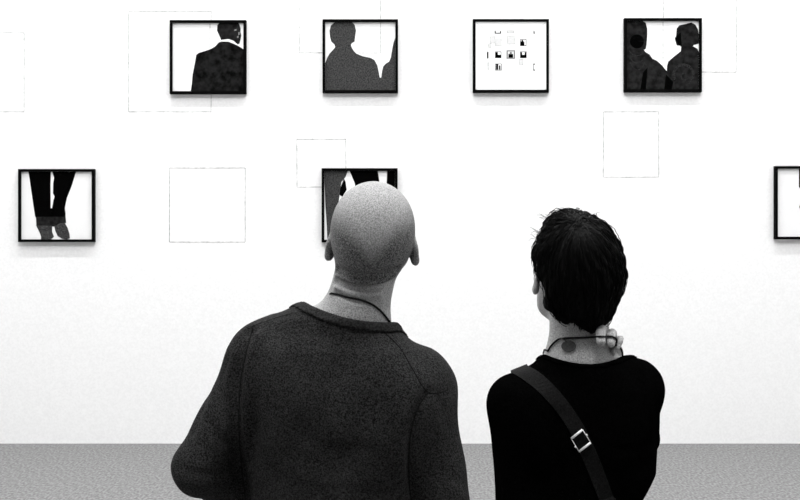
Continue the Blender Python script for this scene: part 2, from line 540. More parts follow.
class Field:
    def __init__(self, xs, ys, zs):
        self.x, self.y, self.z = [np.asarray(a, np.float32) for a in (xs, ys, zs)]
        self.F = np.full((len(xs), len(ys), len(zs)), 0.5, np.float32)

    def box(self, lo, hi):
        s = []
        for a, l, h in zip((self.x, self.y, self.z), lo, hi):
            s.append(slice(max(0, int(np.searchsorted(a, l)) - 1), min(len(a), int(np.searchsorted(a, h)) + 1)))
        return tuple(s)

    def pts(self, s):
        return (self.x[s[0]][:, None, None], self.y[s[1]][None, :, None], self.z[s[2]][None, None, :])

    def apply(self, fn, lo, hi, k=0.02, op='u'):
        pad = 0.035 + k
        s = self.box([a - pad for a in lo], [a + pad for a in hi])
        X, Y, Z = self.pts(s)
        d = fn(X, Y, Z)
        A = self.F[s]
        if op == 'u':
            h = np.maximum(k - np.abs(A - d), 0) / k
            self.F[s] = np.minimum(A, d) - h * h * k * 0.25
        else:
            d = -d
            h = np.maximum(k - np.abs(A - d), 0) / k
            self.F[s] = np.maximum(A, d) + h * h * k * 0.25

    def cone(self, a, b, ra, rb, k=0.02, op='u'):
        a = np.array(a, np.float32); b = np.array(b, np.float32)
        ab = b - a
        L2 = float(ab @ ab)
        R = max(ra, rb)

        def fn(X, Y, Z):
            t = np.clip(((X - a[0]) * ab[0] + (Y - a[1]) * ab[1] + (Z - a[2]) * ab[2]) / L2, 0, 1)
            dx = X - a[0] - t * ab[0]; dy = Y - a[1] - t * ab[1]; dz = Z - a[2] - t * ab[2]
            return np.sqrt(dx * dx + dy * dy + dz * dz) - (ra + (rb - ra) * t)
        self.apply(fn, np.minimum(a, b) - R, np.maximum(a, b) + R, k, op)

    def ell(self, c, r, R=None, k=0.02, op='u'):
        """ellipsoid at c with semi axes r, R: 3x3 matrix whose columns are its axes"""
        c = np.array(c, np.float32); r = np.array(r, np.float32)
        R = np.eye(3, dtype=np.float32) if R is None else np.array(R, np.float32)
        m = float(max(r))

        def fn(X, Y, Z):
            dx, dy, dz = X - c[0], Y - c[1], Z - c[2]
            u = [(dx * R[0, i] + dy * R[1, i] + dz * R[2, i]) / r[i] for i in range(3)]
            k0 = np.sqrt(u[0] ** 2 + u[1] ** 2 + u[2] ** 2)
            k1 = np.sqrt((u[0] / r[0]) ** 2 + (u[1] / r[1]) ** 2 + (u[2] / r[2]) ** 2) + 1e-6
            return k0 * (k0 - 1.0) / k1
        self.apply(fn, c - m, c + m, k, op)

    def loft(self, secs, k=0.03, inflate=0.0):
        """stack of sections (z, cx, cy, a, b)"""
        s_ = sorted(secs)
        z = np.array([q[0] for q in s_], np.float32)

        def fn(X, Y, Z):
            cx, cy, a, b = [np.interp(Z, z, [q[i] for q in s_]).astype(np.float32) for i in (1, 2, 3, 4)]
            a = a + inflate; b = b + inflate
            u, v = np.abs(X - cx) / a, np.abs(Y - cy) / b
            d = ((u ** 2.4 + v ** 2.4) ** (1 / 2.4) - 1.0) * np.minimum(a, b)
            dz = np.maximum(z[0] - Z, Z - z[-1])
            return np.maximum(d, dz)
        cx = [q[1] for q in s_]; cy = [q[2] for q in s_]; a = max(q[3] for q in s_); b = max(q[4] for q in s_)
        self.apply(fn, (min(cx) - a, min(cy) - b, s_[0][0]), (max(cx) + a, max(cy) + b, s_[-1][0]), k)

    def groove(self, pts, r, amp):
        """raise (amp > 0) or sink (amp < 0) the surface along a polyline"""
        for a, b in zip(pts[:-1], pts[1:]):
            a = np.array(a, np.float32); b = np.array(b, np.float32)
        P = np.array(pts, np.float32)
        lo, hi = P.min(0) - 3 * r, P.max(0) + 3 * r
        s = self.box(lo, hi)
        X, Y, Z = self.pts(s)
        d = None
        for a, b in zip(P[:-1], P[1:]):
            ab = b - a
            t = np.clip(((X - a[0]) * ab[0] + (Y - a[1]) * ab[1] + (Z - a[2]) * ab[2]) / float(ab @ ab), 0, 1)
            q = (X - a[0] - t * ab[0]) ** 2 + (Y - a[1] - t * ab[1]) ** 2 + (Z - a[2] - t * ab[2]) ** 2
            d = q if d is None else np.minimum(d, q)
        self.F[s] -= amp * np.exp(-d / (r * r))

    def mesh(self):
        F = self.F
        ins = F < 0
        n0, n1, n2 = F.shape
        c = [ins[i:n0 - 1 + i, j:n1 - 1 + j, k:n2 - 1 + k] for i in (0, 1) for j in (0, 1) for k in (0, 1)]
        anyi = np.zeros_like(c[0]); alli = np.ones_like(c[0])
        for q in c:
            anyi |= q; alli &= q
        I, J, K = np.nonzero(anyi & ~alli)
        idx = np.full((n0 - 1, n1 - 1, n2 - 1), -1, np.int32)
        idx[I, J, K] = np.arange(len(I))
        acc = np.zeros((len(I), 3), np.float64); cnt = np.zeros(len(I))
        ax = (self.x, self.y, self.z)
        for axis in range(3):
            for o1 in (0, 1):
                for o2 in (0, 1):
                    off = [0, 0, 0]; oth = [q for q in range(3) if q != axis]
                    off[oth[0]], off[oth[1]] = o1, o2
                    a = [I + off[0], J + off[1], K + off[2]]
                    b = list(a); b[axis] = b[axis] + 1
                    fa, fb = F[a[0], a[1], a[2]], F[b[0], b[1], b[2]]
                    m = (fa < 0) != (fb < 0)
                    t = np.where(m, fa / np.where(m, fa - fb, 1), 0)
                    for q in range(3):
                        pa, pb = ax[q][a[q]], ax[q][b[q]]
                        acc[:, q] += np.where(m, pa + (pb - pa) * t, 0)
                    cnt += m
        V = acc / cnt[:, None]
        faces = []
        for axis in range(3):
            sa = [slice(None)] * 3; sb = [slice(None)] * 3
            sa[axis] = slice(0, -1); sb[axis] = slice(1, None)
            A, B = ins[tuple(sa)], ins[tuple(sb)]
            o = [q for q in range(3) if q != axis]
            X = np.nonzero(A != B)
            X = [q.copy() for q in X]
            ok = (X[o[0]] > 0) & (X[o[1]] > 0) & (X[o[0]] < F.shape[o[0]] - 1) & (X[o[1]] < F.shape[o[1]] - 1)
            X = [q[ok] for q in X]
            flip = A[X[0], X[1], X[2]]

            def g(d0, d1):
                Y = [q.copy() for q in X]
                Y[o[0]] -= d0; Y[o[1]] -= d1
                return idx[Y[0], Y[1], Y[2]]
            q = np.stack([g(1, 1), g(0, 1), g(0, 0), g(1, 0)], 1)
            if axis == 1:
                flip = ~flip
            q = np.where(flip[:, None], q, q[:, ::-1])
            faces.append(q)
        return V, np.concatenate(faces)


def field_object(name, fld, mat, parent=None, attr=None, smooth_iter=2):
    V, Fc = fld.mesh()
    # relax the net a little
    e = np.concatenate([Fc[:, [0, 1]], Fc[:, [1, 2]], Fc[:, [2, 3]], Fc[:, [3, 0]]])
    for it in range(smooth_iter):
        acc = np.zeros_like(V); cnt = np.zeros(len(V))
        for q in range(3):
            acc[:, q] = np.bincount(e[:, 0], V[e[:, 1], q], len(V)) + np.bincount(e[:, 1], V[e[:, 0], q], len(V))
        cnt = np.bincount(e[:, 0], minlength=len(V)) + np.bincount(e[:, 1], minlength=len(V))
        V = V * 0.5 + 0.5 * acc / np.maximum(cnt, 1)[:, None]
    origin = np.array(parent.location if parent and parent.data is None else (0, 0, 0), float)
    me = bpy.data.meshes.new(name)
    me.vertices.add(len(V)); me.vertices.foreach_set('co', V.astype(np.float32).ravel())
    me.loops.add(Fc.size); me.loops.foreach_set('vertex_index', Fc.astype(np.int32).ravel())
    me.polygons.add(len(Fc))
    me.polygons.foreach_set('loop_start', np.arange(0, Fc.size, 4, dtype=np.int32))
    me.polygons.foreach_set('use_smooth', np.ones(len(Fc), bool))
    me.update(calc_edges=True)
    me.validate()
    me.materials.append(mat)
    if attr is not None:
        a = me.attributes.new('stubble', 'FLOAT', 'POINT')
        a.data.foreach_set('value', attr(V).astype(np.float32))
    o = bpy.data.objects.new(name, me)
    COL.objects.link(o)
    if parent:
        o.parent = parent
        if parent.data is None:
            o.matrix_parent_inverse = Matrix.Translation(parent.location).inverted()
    bvh = BVHTree.FromPolygons([tuple(v) for v in V], [tuple(int(i) for i in f) for f in Fc])
    return o, bvh


def axis_points(lo, hi, fine_lo, fine_hi, fine, coarse):
    a = np.arange(lo, fine_lo, coarse)
    b = np.arange(fine_lo, fine_hi, fine)
    c = np.arange(fine_hi, hi, coarse)
    r = np.concatenate([a, b, c])
    keep = np.concatenate([[True], np.diff(r) > fine * 0.5])
    return r[keep]


def smoothstep(a, b, x):
    t = np.clip((x - a) / (b - a), 0, 1)
    return t * t * (3 - 2 * t)


def P(px, py, y):
    return ((px - 400.0) * y / FPX, y, EYE + (250.0 - py) * y / FPX)


def head_axes(pitch, yaw, roll):
    """columns: right, forward, up of the head; forward = +y away from the viewer"""
    R = Matrix.Rotation(yaw, 3, 'Z') @ Matrix.Rotation(roll, 3, 'Y') @ Matrix.Rotation(pitch, 3, 'X')
    return np.array(R)


def add_head(f, c, R, sc=1.0, ears=True, ear_out=0.080, ear=1.0):
    c = np.array(c)
    L = lambda x, y, z: tuple(c + R @ (np.array((x, y, z)) * sc))
    f.ell(L(0, 0, 0), (.078 * sc, .098 * sc, .084 * sc), R, k=.02)
    f.ell(L(0, -.014, -.026), (.062 * sc, .080 * sc, .060 * sc), R, k=.03)         # occiput and base of the skull
    f.ell(L(0, .035, -.055), (.056 * sc, .055 * sc, .070 * sc), R, k=.03)           # mid face
    f.ell(L(0, .058, -.108), (.036 * sc, .030 * sc, .026 * sc), R, k=.035)          # chin
    for s in (-1, 1):
        f.cone(L(s * .043, .022, -.072), L(s * .026, .058, -.108), .017 * sc, .016 * sc, k=.03)      # jaw
        f.ell(L(s * .040, .062, -.052), (.022 * sc, .018 * sc, .016 * sc), R, k=.02)                 # cheekbone
        f.ell(L(s * .031, .098, -.022), (.017 * sc, .010 * sc, .011 * sc), R, k=.012, op='s')        # eye socket
        f.ell(L(s * .031, .083, -.022), (.013 * sc, .012 * sc, .009 * sc), R, k=.006)                # eyelids
    f.cone(L(-.042, .086, -.003), L(.042, .086, -.003), .009 * sc, .009 * sc, k=.02)               # brow
    f.cone(L(0, .092, -.012), L(0, .112, -.056), .007 * sc, .011 * sc, k=.012)                      # nose
    for s in (-1, 1):
        f.ell(L(s * .012, .100, -.060), (.008 * sc, .008 * sc, .007 * sc), R, k=.006)
    f.ell(L(0, .088, -.083), (.024 * sc, .010 * sc, .006 * sc), R, k=.006)
    f.ell(L(0, .087, -.092), (.021 * sc, .010 * sc, .006 * sc), R, k=.006)
    if ears:
        for s in (-1, 1):
            Re = R @ np.array(Matrix.Rotation(s * math.radians(28), 3, 'Z') @ Matrix.Rotation(math.radians(-10), 3, 'X'))
            e = np.array(L(s * ear_out, -.008, -.040))
            f.ell(e, (.0068 * sc, .019 * sc * ear, .031 * sc * ear), Re, k=.007)
            f.ell(e + Re @ np.array((0, -.004, -.020)) * sc * ear, (.007 * sc, .011 * sc * ear, .012 * sc * ear), Re, k=.006)
            f.ell(e + Re @ np.array((s * .008, .003, .003)) * sc, (.006 * sc, .010 * sc, .018 * sc), Re, k=.004, op='s')
    return L


def add_hand(f, wrist, direction, palm_normal, thumb_side, curl=0.5, sc=1.0):
    """palm, four bent fingers and a thumb from the side of the palm"""
    d = Vector(direction).normalized()
    n = Vector(palm_normal); n = (n - d * n.dot(d)).normalized()
    t = Vector(thumb_side); t = (t - d * t.dot(d) - n * t.dot(n)).normalized()
    w_ = Vector(wrist)
    for i, o in enumerate((.030, .010, -.010, -.028)):
        f.cone(w_ + t * o * .6 * sc, w_ + d * (.085 - abs(o - .005) * .3) * sc + t * o * sc, .013 * sc, .011 * sc, k=.012)
        p = w_ + d * (.088 - abs(o - .005) * .35) * sc + t * o * sc
        ln = (.042, .047, .043, .033)[i] * sc
        a = curl
        for j in range(3):
            q = p + (d * math.cos(a) + n * math.sin(a)) * ln
            f.cone(p, q, (.0092 - .0008 * j) * sc, (.0086 - .0008 * j) * sc, k=.004)
            p = q; ln *= .66; a += curl
    p = w_ + d * .022 * sc + t * .026 * sc
    q = p + (d * .7 + t * .6 + n * .3).normalized() * .042 * sc
    r = q + (d * .85 + t * .2 + n * .45).normalized() * .032 * sc
    f.cone(p, q, .014 * sc, .0105 * sc, k=.010)
    f.cone(q, r, .0105 * sc, .009 * sc, k=.006)


def on_surface(bvh, x, z, y0=0.5, off=0.0):
    loc, nor, i, d = bvh.ray_cast(Vector((x, y0, z)), Vector((0, 1, 0)))
    return None if loc is None else loc - Vector((0, 1, 0)) * off


def seen(bvh, px, py, off=0.0):
    """surface point of the garment that lies at that place of the photograph"""
    o = Vector((0, 0, EYE)); d = Vector(((px - 400) / FPX, 1, (250 - py) / FPX)).normalized()
    loc, nor, i, dist = bvh.ray_cast(o, d)
    return None if loc is None else (loc + nor * off if nor.y < 0 else loc - nor * off)


def polyline(pts, n=8):
    """Catmull-Rom through 2-D points"""
    out = []
    q = [pts[0]] + list(pts) + [pts[-1]]
    for i in range(1, len(q) - 2):
        for j in range(n):
            t = j / n
            out.append(tuple(.5 * (2 * q[i][k] + (q[i + 1][k] - q[i - 1][k]) * t + (2 * q[i - 1][k] - 5 * q[i][k] + 4 * q[i + 1][k] - q[i + 2][k]) * t * t
                             + (3 * q[i][k] - q[i - 1][k] - 3 * q[i + 1][k] + q[i + 2][k]) * t ** 3) for k in range(len(q[i]))))
    out.append(tuple(pts[-1]))
    return out


def fold(f, bvh, pts, r, amp):
    c = [seen(bvh, a, b) for a, b in polyline(pts, 3)]
    c = [tuple(q) for q in c if q is not None]
    if len(c) > 1:
        f.groove(c, r, amp)


# ================================================================== bald man
MD = 2.02
mxs = axis_points(-0.62, 0.36, -0.145, 0.045, 0.0024, 0.005)
mys = axis_points(MD - 0.25, MD + 0.42, MD - 0.14, MD + 0.14, 0.003, 0.006)
mzs = axis_points(-0.01, 1.76, 1.42, 1.75, 0.0024, 0.006)


def p2(px, py, dy=0.0):
    return P(px, py, MD + dy)


man_secs = [  # z, cx, cy, half width, half depth
    (p2(0, 330)[2], p2(336, 0)[0], MD + .01, .080, .060),
    (p2(0, 348)[2], p2(339, 0)[0], MD + .01, .138, .088),
    (p2(0, 385)[2], p2(343, 0)[0], MD + .012, .166, .108),
    (p2(0, 430)[2], p2(338, 0)[0], MD + .015, .164, .116),
    (p2(0, 500)[2], p2(333, 0)[0], MD + .02, .158, .118),
    (1.02, p2(332, 0)[0], MD + .02, .158, .118),
    (.93, p2(332, 0)[0], MD + .015, .172, .126),
    (.84, p2(332, 0)[0], MD + .015, .176, .130),
]
M_SL, M_SR = p2(265, 357), p2(420, 388)
M_EL, M_ER = p2(200, 467, -.02), p2(452, 535, -.01)
M_WL, M_WR = p2(292, 520, .19), p2(382, 525, .20)
M_NB, M_NT = p2(354, 322, .012), p2(368, 262, .0)
M_HC = p2(373, 228, -.005)
M_R = head_axes(math.radians(30), math.radians(-2), math.radians(3))


def man_trunk(f, g):
    """trunk and arms; g: how much larger than the clothed outline"""
    f.loft(man_secs if g == 0 else [(z, a, b, c * (1 if z > 1 else .86), d * (1 if z > 1 else .8)) for z, a, b, c, d in man_secs], k=.03, inflate=g)
    f.cone(p2(335, 334), M_SL, .058 + g, .056 + g, k=.05)
    f.cone(p2(376, 361), M_SR, .052 + g, .056 + g, k=.05)
    f.cone(p2(316, 330), p2(285, 345), .040 + g, .045 + g, k=.05)
    f.cone(p2(356, 322), p2(322, 334), .046 + g, .044 + g, k=.05)      # trapezius
    f.cone(p2(356, 322), p2(378, 354), .046 + g, .040 + g, k=.05)
    f.ell(p2(300, 400, -.065), (.062 + g, .035 + g, .085 + g), k=.06)   # shoulder blades
    f.ell(p2(388, 410, -.065), (.062 + g, .035 + g, .085 + g), k=.06)
    f.cone(M_SL, M_EL, .058 + g, .047 + g, k=.035)
    f.cone(M_SR, M_ER, .058 + g, .047 + g, k=.035)
    f.cone(M_EL, M_WL, .046 + g, .034 + g, k=.02)
    f.cone(M_ER, M_WR, .046 + g, .034 + g, k=.02)
    f.cone(p2(222, 440, .02), p2(240, 490, .05), .035 + g, .05 + g, k=.04)   # loose knit in the crook of the arm


# body: one continuous mesh
fb = Field(mxs, mys, mzs)
man_trunk(fb, -0.014)
hips = (p2(332, 0)[0], MD + .015, .90)
fb.ell(hips, (.130, .085, .08), k=.04)
for s in (-1, 1):
    hp = (hips[0] + s * .085, MD + .01, .86); kn = (hips[0] + s * .11, MD + .02, .49); an = (hips[0] + s * .13, MD, .09)
    fb.cone(hp, kn, .078, .052, k=.03); fb.cone(kn, an, .052, .036, k=.02)
    fb.cone(an, (an[0] + s * .02, MD + .15, .045), .035, .028, k=.02)
fb.cone(M_NB, M_NT, .054, .052, k=.03)
fb.cone(p2(352, 330, .0), p2(363, 285, -.012), .050, .045, k=.03)      # nape
mL = add_head(fb, M_HC, M_R, .985, ear_out=.078, ear=.86)
# nape folds: skin creases with a soft roll under each
V_, F_ = fb.mesh()
pre = BVHTree.FromPolygons([tuple(v) for v in V_], [tuple(int(i) for i in f) for f in F_])
for pts, r, amp in (([(337, 269), (350, 274.5), (368, 277), (385, 275), (397, 269)], .0060, -.016),
                    ([(337, 275), (350, 280.5), (368, 283), (385, 281), (394, 275)], .0060, .0060),
                    ([(336, 281), (348, 286), (364, 289), (380, 287), (392, 281)], .0055, -.014),
                    ([(336, 286), (348, 292), (364, 295), (380, 293)], .0060, .0050),
                    ([(337, 293), (350, 299), (366, 302), (378, 301)], .0045, -.007)):
    fold(fb, pre, pts, r, amp)
add_hand(fb, M_WL, (1, .25, -.1), (0.1, -1, 0), (0, 0, 1), .55)
add_hand(fb, M_WR, (-1, .1, -.05), (-.1, -1, 0), (0, 0, 1), .55)


def man_stubble(V):
    q = (V - np.array(M_HC)) @ M_R      # head coordinates
    x, y, z = q[:, 0], q[:, 1], q[:, 2]
    side = smoothstep(.030, .066, np.abs(x))
    top = .036 - .020 * smoothstep(.05, .0, np.abs(x)) - .022 * smoothstep(.045, .0, np.abs(x - .01))
    m = smoothstep(top + .030, top - .030, z)                  # below the bald crown
    m = m * smoothstep(-.074, -.058, z)
    m = m * smoothstep(.05, .02, y)
    ear = ((np.abs(x) - .084) / .010) ** 2
    m = m * np.where((np.abs(x) > .077) & (z < -.005), .1, 1.0)
    return np.clip(m * .95 + .12 * (z > -.06) * (y < .05), 0, 1)


man, man_bvh = field_object('person', fb, M['skin_man'], attr=man_stubble, smooth_iter=1)
tag(man, 'bald man in a charcoal sweater seen from behind, head tipped back towards the pictures', 'person')
del fb

# sweater
fs = Field(mxs, mys, mzs)
man_trunk(fs, 0.0)
V_, F_ = fs.mesh()
pre = BVHTree.FromPolygons([tuple(v) for v in V_], [tuple(int(i) for i in f) for f in F_])
X, Y, Z = fs.x[:, None, None], fs.y[None, :, None], fs.z[None, None, :]
# folds of the knit


for pts, r, amp in (
        ([(249, 331), (243, 345), (238, 370), (235, 400), (235, 440), (240, 475), (246, 505)], .009, -.035),
        ([(258, 336), (251, 356), (247, 390), (246, 430), (250, 470)], .010, .010),
        ([(262, 333), (258, 345), (253, 358)], .004, -.0035),
        ([(229, 358), (222, 378), (220, 400), (224, 420)], .006, -.005),
        ([(236, 352), (229, 372), (227, 395)], .005, .003),
        ([(212, 388), (203, 410), (194, 432)], .008, -.004),
        ([(207, 420), (218, 438), (230, 446)], .007, -.005),
        ([(178, 466), (196, 474), (215, 473), (230, 468)], .006, -.005),
        ([(180, 478), (200, 486), (226, 486)], .006, .004),
        ([(428, 392), (418, 408), (411, 435), (409, 470), (414, 505)], .007, -.009),
        ([(404, 410), (400, 440), (400, 480)], .012, .004),
        ([(437, 396), (444, 410), (449, 430)], .005, -.003),
        ([(425, 393), (438, 392), (452, 389)], .004, -.004),
        ([(445, 470), (455, 480), (468, 484)], .007, -.004),
        ([(312, 322), (330, 345), (334, 380)], .018, -.003),
        ([(300, 430), (330, 450), (370, 452)], .016, -.003),
        ([(290, 470), (330, 482), (380, 478)], .014, .003)):
    fold(fs, pre, pts, r, amp)
wob = .0022 * np.sin(X * 31 + Z * 17) * np.sin(Z * 23 + Y * 11) + .0012 * np.sin(X * 67 - Z * 41 + 2)
fs.F += wob.astype(np.float32)
# neck opening, hem and cuffs
def neckline(p_left, p_mid, p_right, drop):
    """height of the neck opening over (x, y): sagging behind, falling away to the front"""
    xl, xm, xr = p_left[0], p_mid[0], p_right[0]
    co = np.polyfit([xl, xm, xr], [p_left[2], p_mid[2], p_right[2]], 2)
    yb = p_mid[1] - .07

    def fn(X, Y):
        return co[0] * X * X + co[1] * X + co[2] - drop * np.clip(Y - yb - .05, 0, .2)
    return fn


m_line = neckline(p2(303, 301), p2(345, 315.5), p2(394, 322), .35)
ML = (m_line(X, Y) - Z) * .9 + 0 * Z
SWB = fs.F.copy()
fs.F = np.maximum(fs.F, -ML)
fs.F = np.maximum(fs.F, (0.85 - Z))
for wr, el in ((M_WL, M_EL), (M_WR, M_ER)):
    d = np.array(wr) - np.array(el); d /= np.linalg.norm(d)
    near = (X - wr[0]) ** 2 + (Y - wr[1]) ** 2 + (Z - wr[2]) ** 2 < .07 ** 2
    pl = (X - wr[0]) * d[0] + (Y - wr[1]) * d[1] + (Z - wr[2]) * d[2]
    fs.F = np.where(near, np.maximum(fs.F, pl), fs.F)
sweater, sw_bvh = field_object('sweater', fs, M['wool'], man)
gm = fs
del wob


def seam(pts, mat, parent, bvh, r=.0011, name='seam'):
    c = [seen(bvh, a, b, .0002) for a, b in polyline(pts)]
    c = [q for q in c if q is not None]
    if len(c) < 3:
        return
    bm = bmesh.new()
    tube(bm, c, r, 6)
    o = link_bm(name, bm, mat, None, True)
    o.parent = parent
    return o


# ribbed collar: a soft band below the neck opening
def band(name, base, line, w0, w1, up, mat, parent, g):
    f = Field(g.x, g.y, g.z)
    a = base - up
    f.F = np.maximum(np.maximum(a, -(base + .006)), np.maximum(w0 - line, line - w1)).astype(np.float32)
    return field_object(name, f, mat, parent)


band('collar', SWB, ML, -.0015, .0135, .0035, M['wool_edge'], sweater, gm)
band('collar_seam', SWB, ML, .0135, .0160, .0012, M['seam'], sweater, gm)
del SWB, ML
seam([(252, 326), (275, 318), (300, 311), (312, 305)], M['seam_light'], sweater, sw_bvh)
seam([(384, 332), (400, 348), (412, 368), (428, 392), (448, 390)], M['seam'], sweater, sw_bvh)
seam([(428, 392), (417, 410), (410, 440), (409, 480), (412, 505)], M['seam'], sweater, sw_bvh)
seam([(253, 328), (247, 350), (241, 380), (239, 420), (241, 460), (246, 503)], M['seam'], sweater, sw_bvh)
seam([(436, 398), (444, 410), (449, 425)], M['seam_light'], sweater, sw_bvh, .0007)

# trousers and shoes


def trousers(name, hips, D, mat, parent, sc=1.0, gap=.085):
    f = Field(np.arange(hips[0] - .3, hips[0] + .3, .008), np.arange(D - .22, D + .26, .008), np.arange(-.01, 1.08, .008))
    f.ell((hips[0], hips[1], .90), (.168 * sc, .124 * sc, .17), k=.05)
    for s in (-1, 1):
        hp = (hips[0] + s * gap, D + .01, .86); kn = (hips[0] + s * (gap + .025), D + .02, .49); an = (hips[0] + s * (gap + .045), D, .085)
        f.cone(hp, kn, .096 * sc, .070 * sc, k=.03)
        f.cone(kn, an, .070 * sc, .058 * sc, k=.02)
    Zf = f.z[None, None, :]
    f.F = np.maximum(np.maximum(f.F, .055 - Zf), Zf - .90)
    return field_object(name, f, mat, parent)[0]


def shoes(hips, D, parent, gap=.085, sc=1.0):
    for s in (-1, 1):
        x = hips[0] + s * (gap + .045)
        f = Field(np.arange(x - .09, x + .12, .005), np.arange(D - .12, D + .26, .005), np.arange(-.012, .14, .005))
        f.cone((x, D - .02, .06), (x + s * .022, D + .15, .040), .047 * sc, .040 * sc, k=.02)
        f.cone((x + s * .01, D + .06, .03), (x + s * .025, D + .18, .025), .046 * sc, .042 * sc, k=.02)
        f.cone((x, D - .01, .07), (x, D - .01, .10), .046 * sc, .043 * sc, k=.02)
        Zf = f.z[None, None, :]
        f.F = np.maximum(f.F, .001 - Zf)
        field_object('shoe', f, M['shoe'], parent)


trousers('trousers', hips, MD, M['trousers'], man)
shoes(hips, MD, man)


# cord round the man's neck
def around(start, end, c, bvhs, fall, n=40, off=.003):
    """from start round the front of the neck to end, resting on whatever is outermost"""
    a0 = math.atan2(start.y - c.y, start.x - c.x)
    a1 = math.atan2(end.y - c.y, end.x - c.x)
    while a0 < -math.pi / 2: a0 += 2 * math.pi
    while a1 < a0: a1 += 2 * math.pi
    out = [start]
    for i in range(1, n):
        t = i / n
        a = a0 + (a1 - a0) * t
        z = start.z + (end.z - start.z) * t - fall * math.sin(math.pi * t) ** 4
        d = Vector((math.cos(a), math.sin(a), 0))
        cc_ = Vector((c.x, c.y, z))
        best = 0.0
        rc = math.hypot((start if t < .5 else end).x - c.x, (start if t < .5 else end).y - c.y)
        for bv in bvhs:
            loc, nor, ix, dd = bv.ray_cast(cc_ + d * .19, -d)
            if loc is not None:
                best = max(best, (loc - cc_).length)
        out.append(cc_ + d * (min(best, .16, rc + .09 * math.sin(math.pi * t)) + off))
    out.append(end)
    k = n // 8
    for i in range(1, k):
        out[i] = out[0].lerp(out[k], i / k)
        out[n - i] = out[n].lerp(out[n - k], i / k)
    return smooth_path(out, 3)


def smooth_path(c, it=2):
    for _ in range(it):
        c = [c[0]] + [(c[i - 1] + c[i] * 2 + c[i + 1]) / 4 for i in range(1, len(c) - 1)] + [c[-1]]
    return c


def cord_on(bvh, pts, r, n=8, off=.0015):
    c = []
    for a, b in polyline(pts, n):
        q = seen(bvh, a, b, off)
        if q is not None:
            c.append(q)
    return c


def smooth_path(c, it=2):
    for _ in range(it):
        c = [c[0]] + [(c[i - 1] + c[i] * 2 + c[i + 1]) / 4 for i in range(1, len(c) - 1)] + [c[-1]]
    return c


back = cord_on(man_bvh, [(332.0, 293.5), (345, 296.5), (362, 300), (377, 308), (387, 319), (392, 327)], .0017)
front = []
if len(back) > 2:
    # carries on round the sides of the neck and down the chest to a badge
    sol = around(back[-1], back[0], (back[0] + back[-1]) / 2 + Vector((0, .06, 0)), (man_bvh,), .10)
    loop = smooth_path(back) + sol[1:-1]
    bm = bmesh.new()
    tube(bm, loop, .0019, 8, closed=True)
    o = link_bm('neck_cord', bm, M['cord'], None, True)
    tag(o, 'thin black cord round the neck of the bald man', 'necklace')

# ================================================================== woman
WD = 2.29
wxs = axis_points(0.08, 0.68, 0.275, 0.475, 0.0024, 0.005)
wys = axis_points(WD - 0.25, WD + 0.45, WD - 0.12, WD + 0.12, 0.003, 0.006)
wzs = axis_points(-0.01, 1.71, 1.37, 1.69, 0.0024, 0.006)


def q2(px, py, dy=0.0):
    return P(px, py, WD + dy)


wo_secs = [
    (q2(0, 372)[2], q2(582, 0)[0], WD + .01, .095, .055),
    (q2(0, 388)[2], q2(582, 0)[0], WD + .01, .128, .076),
    (q2(0, 420)[2], q2(586, 0)[0], WD + .010, .146, .092),
    (q2(0, 450)[2], q2(588, 0)[0], WD + .012, .146, .098),
    (q2(0, 473)[2], q2(587, 0)[0], WD + .014, .145, .097),
    (q2(0, 502)[2], q2(577, 0)[0], WD + .015, .134, .092),
    (1.00, q2(575, 0)[0], WD + .015, .125, .090),
    (.90, q2(575, 0)[0], WD + .010, .158, .118),
    (.82, q2(575, 0)[0], WD + .010, .164, .124),
]
W_SL, W_SR = q2(514, 403), q2(636, 388)
W_EL, W_ER = q2(520, 530, -.01), q2(641, 438, .25)
W_WL, W_WR = q2(524, 640, .06), q2(613, 369, .085)
W_NB, W_NT = q2(578, 366, .005), q2(578, 312, .01)
W_HC = q2(575, 262, -.002)
W_R = head_axes(math.radians(10), math.radians(16), math.radians(2))


def wo_trunk(f, g):
    f.loft(wo_secs if g == 0 else [(z, a, b, c * (1 if z > .97 else .86), d * (1 if z > .97 else .8)) for z, a, b, c, d in wo_secs], k=.03, inflate=g)
    f.cone(q2(575, 362, -.02), q2(585, 377, -.028), .054 + g, .054 + g, k=.04)
    f.cone(q2(580, 400, .0), q2(578, 364, .005), .072 + g, .066 + g, k=.035)
    f.cone(q2(564, 381), W_SL, .042 + g, .051 + g, k=.04)
    f.cone(q2(600, 379), W_SR, .046 + g, .052 + g, k=.04)
    f.cone(q2(578, 364), q2(560, 378), .036 + g, .042 + g, k=.04)
    f.cone(q2(586, 366), q2(610, 376), .040 + g, .044 + g, k=.04)
    f.ell(q2(548, 425, -.058), (.050 + g, .026 + g, .07 + g), k=.05)
    f.ell(q2(618, 420, -.056), (.054 + g, .030 + g, .075 + g), k=.05)
    f.cone(W_SL, W_EL, .052 + g, .047 + g, k=.03)
    f.cone(W_EL, W_WL, .044 + g, .032 + g, k=.02)
    f.cone(W_SR, W_ER, .052 + g, .042 + g, k=.03)
    f.cone(W_ER, W_WR, .040 + g, .026 + g, k=.012)


fw = Field(wxs, wys, wzs)
wo_trunk(fw, -.010)
wh = (q2(575, 0)[0], WD + .01, .88)
fw.ell(wh, (.125, .080, .08), k=.04)
for s in (-1, 1):
    hp = (wh[0] + s * .078, WD + .01, .84); kn = (wh[0] + s * .085, WD + .02, .47); an = (wh[0] + s * .095, WD, .09)
    fw.cone(hp, kn, .076, .048, k=.03); fw.cone(kn, an, .048, .033, k=.02)
    fw.cone(an, (an[0] + s * .015, WD + .13, .04), .032, .025, k=.02)
fw.cone(W_NB, W_NT, .060, .059, k=.035)
wL = add_head(fw, W_HC, W_R, .96, ear_out=.088)
add_hand(fw, W_WL, (.1, .15, -1), (1, .2, 0), (0, 1, 0), .25, .92)
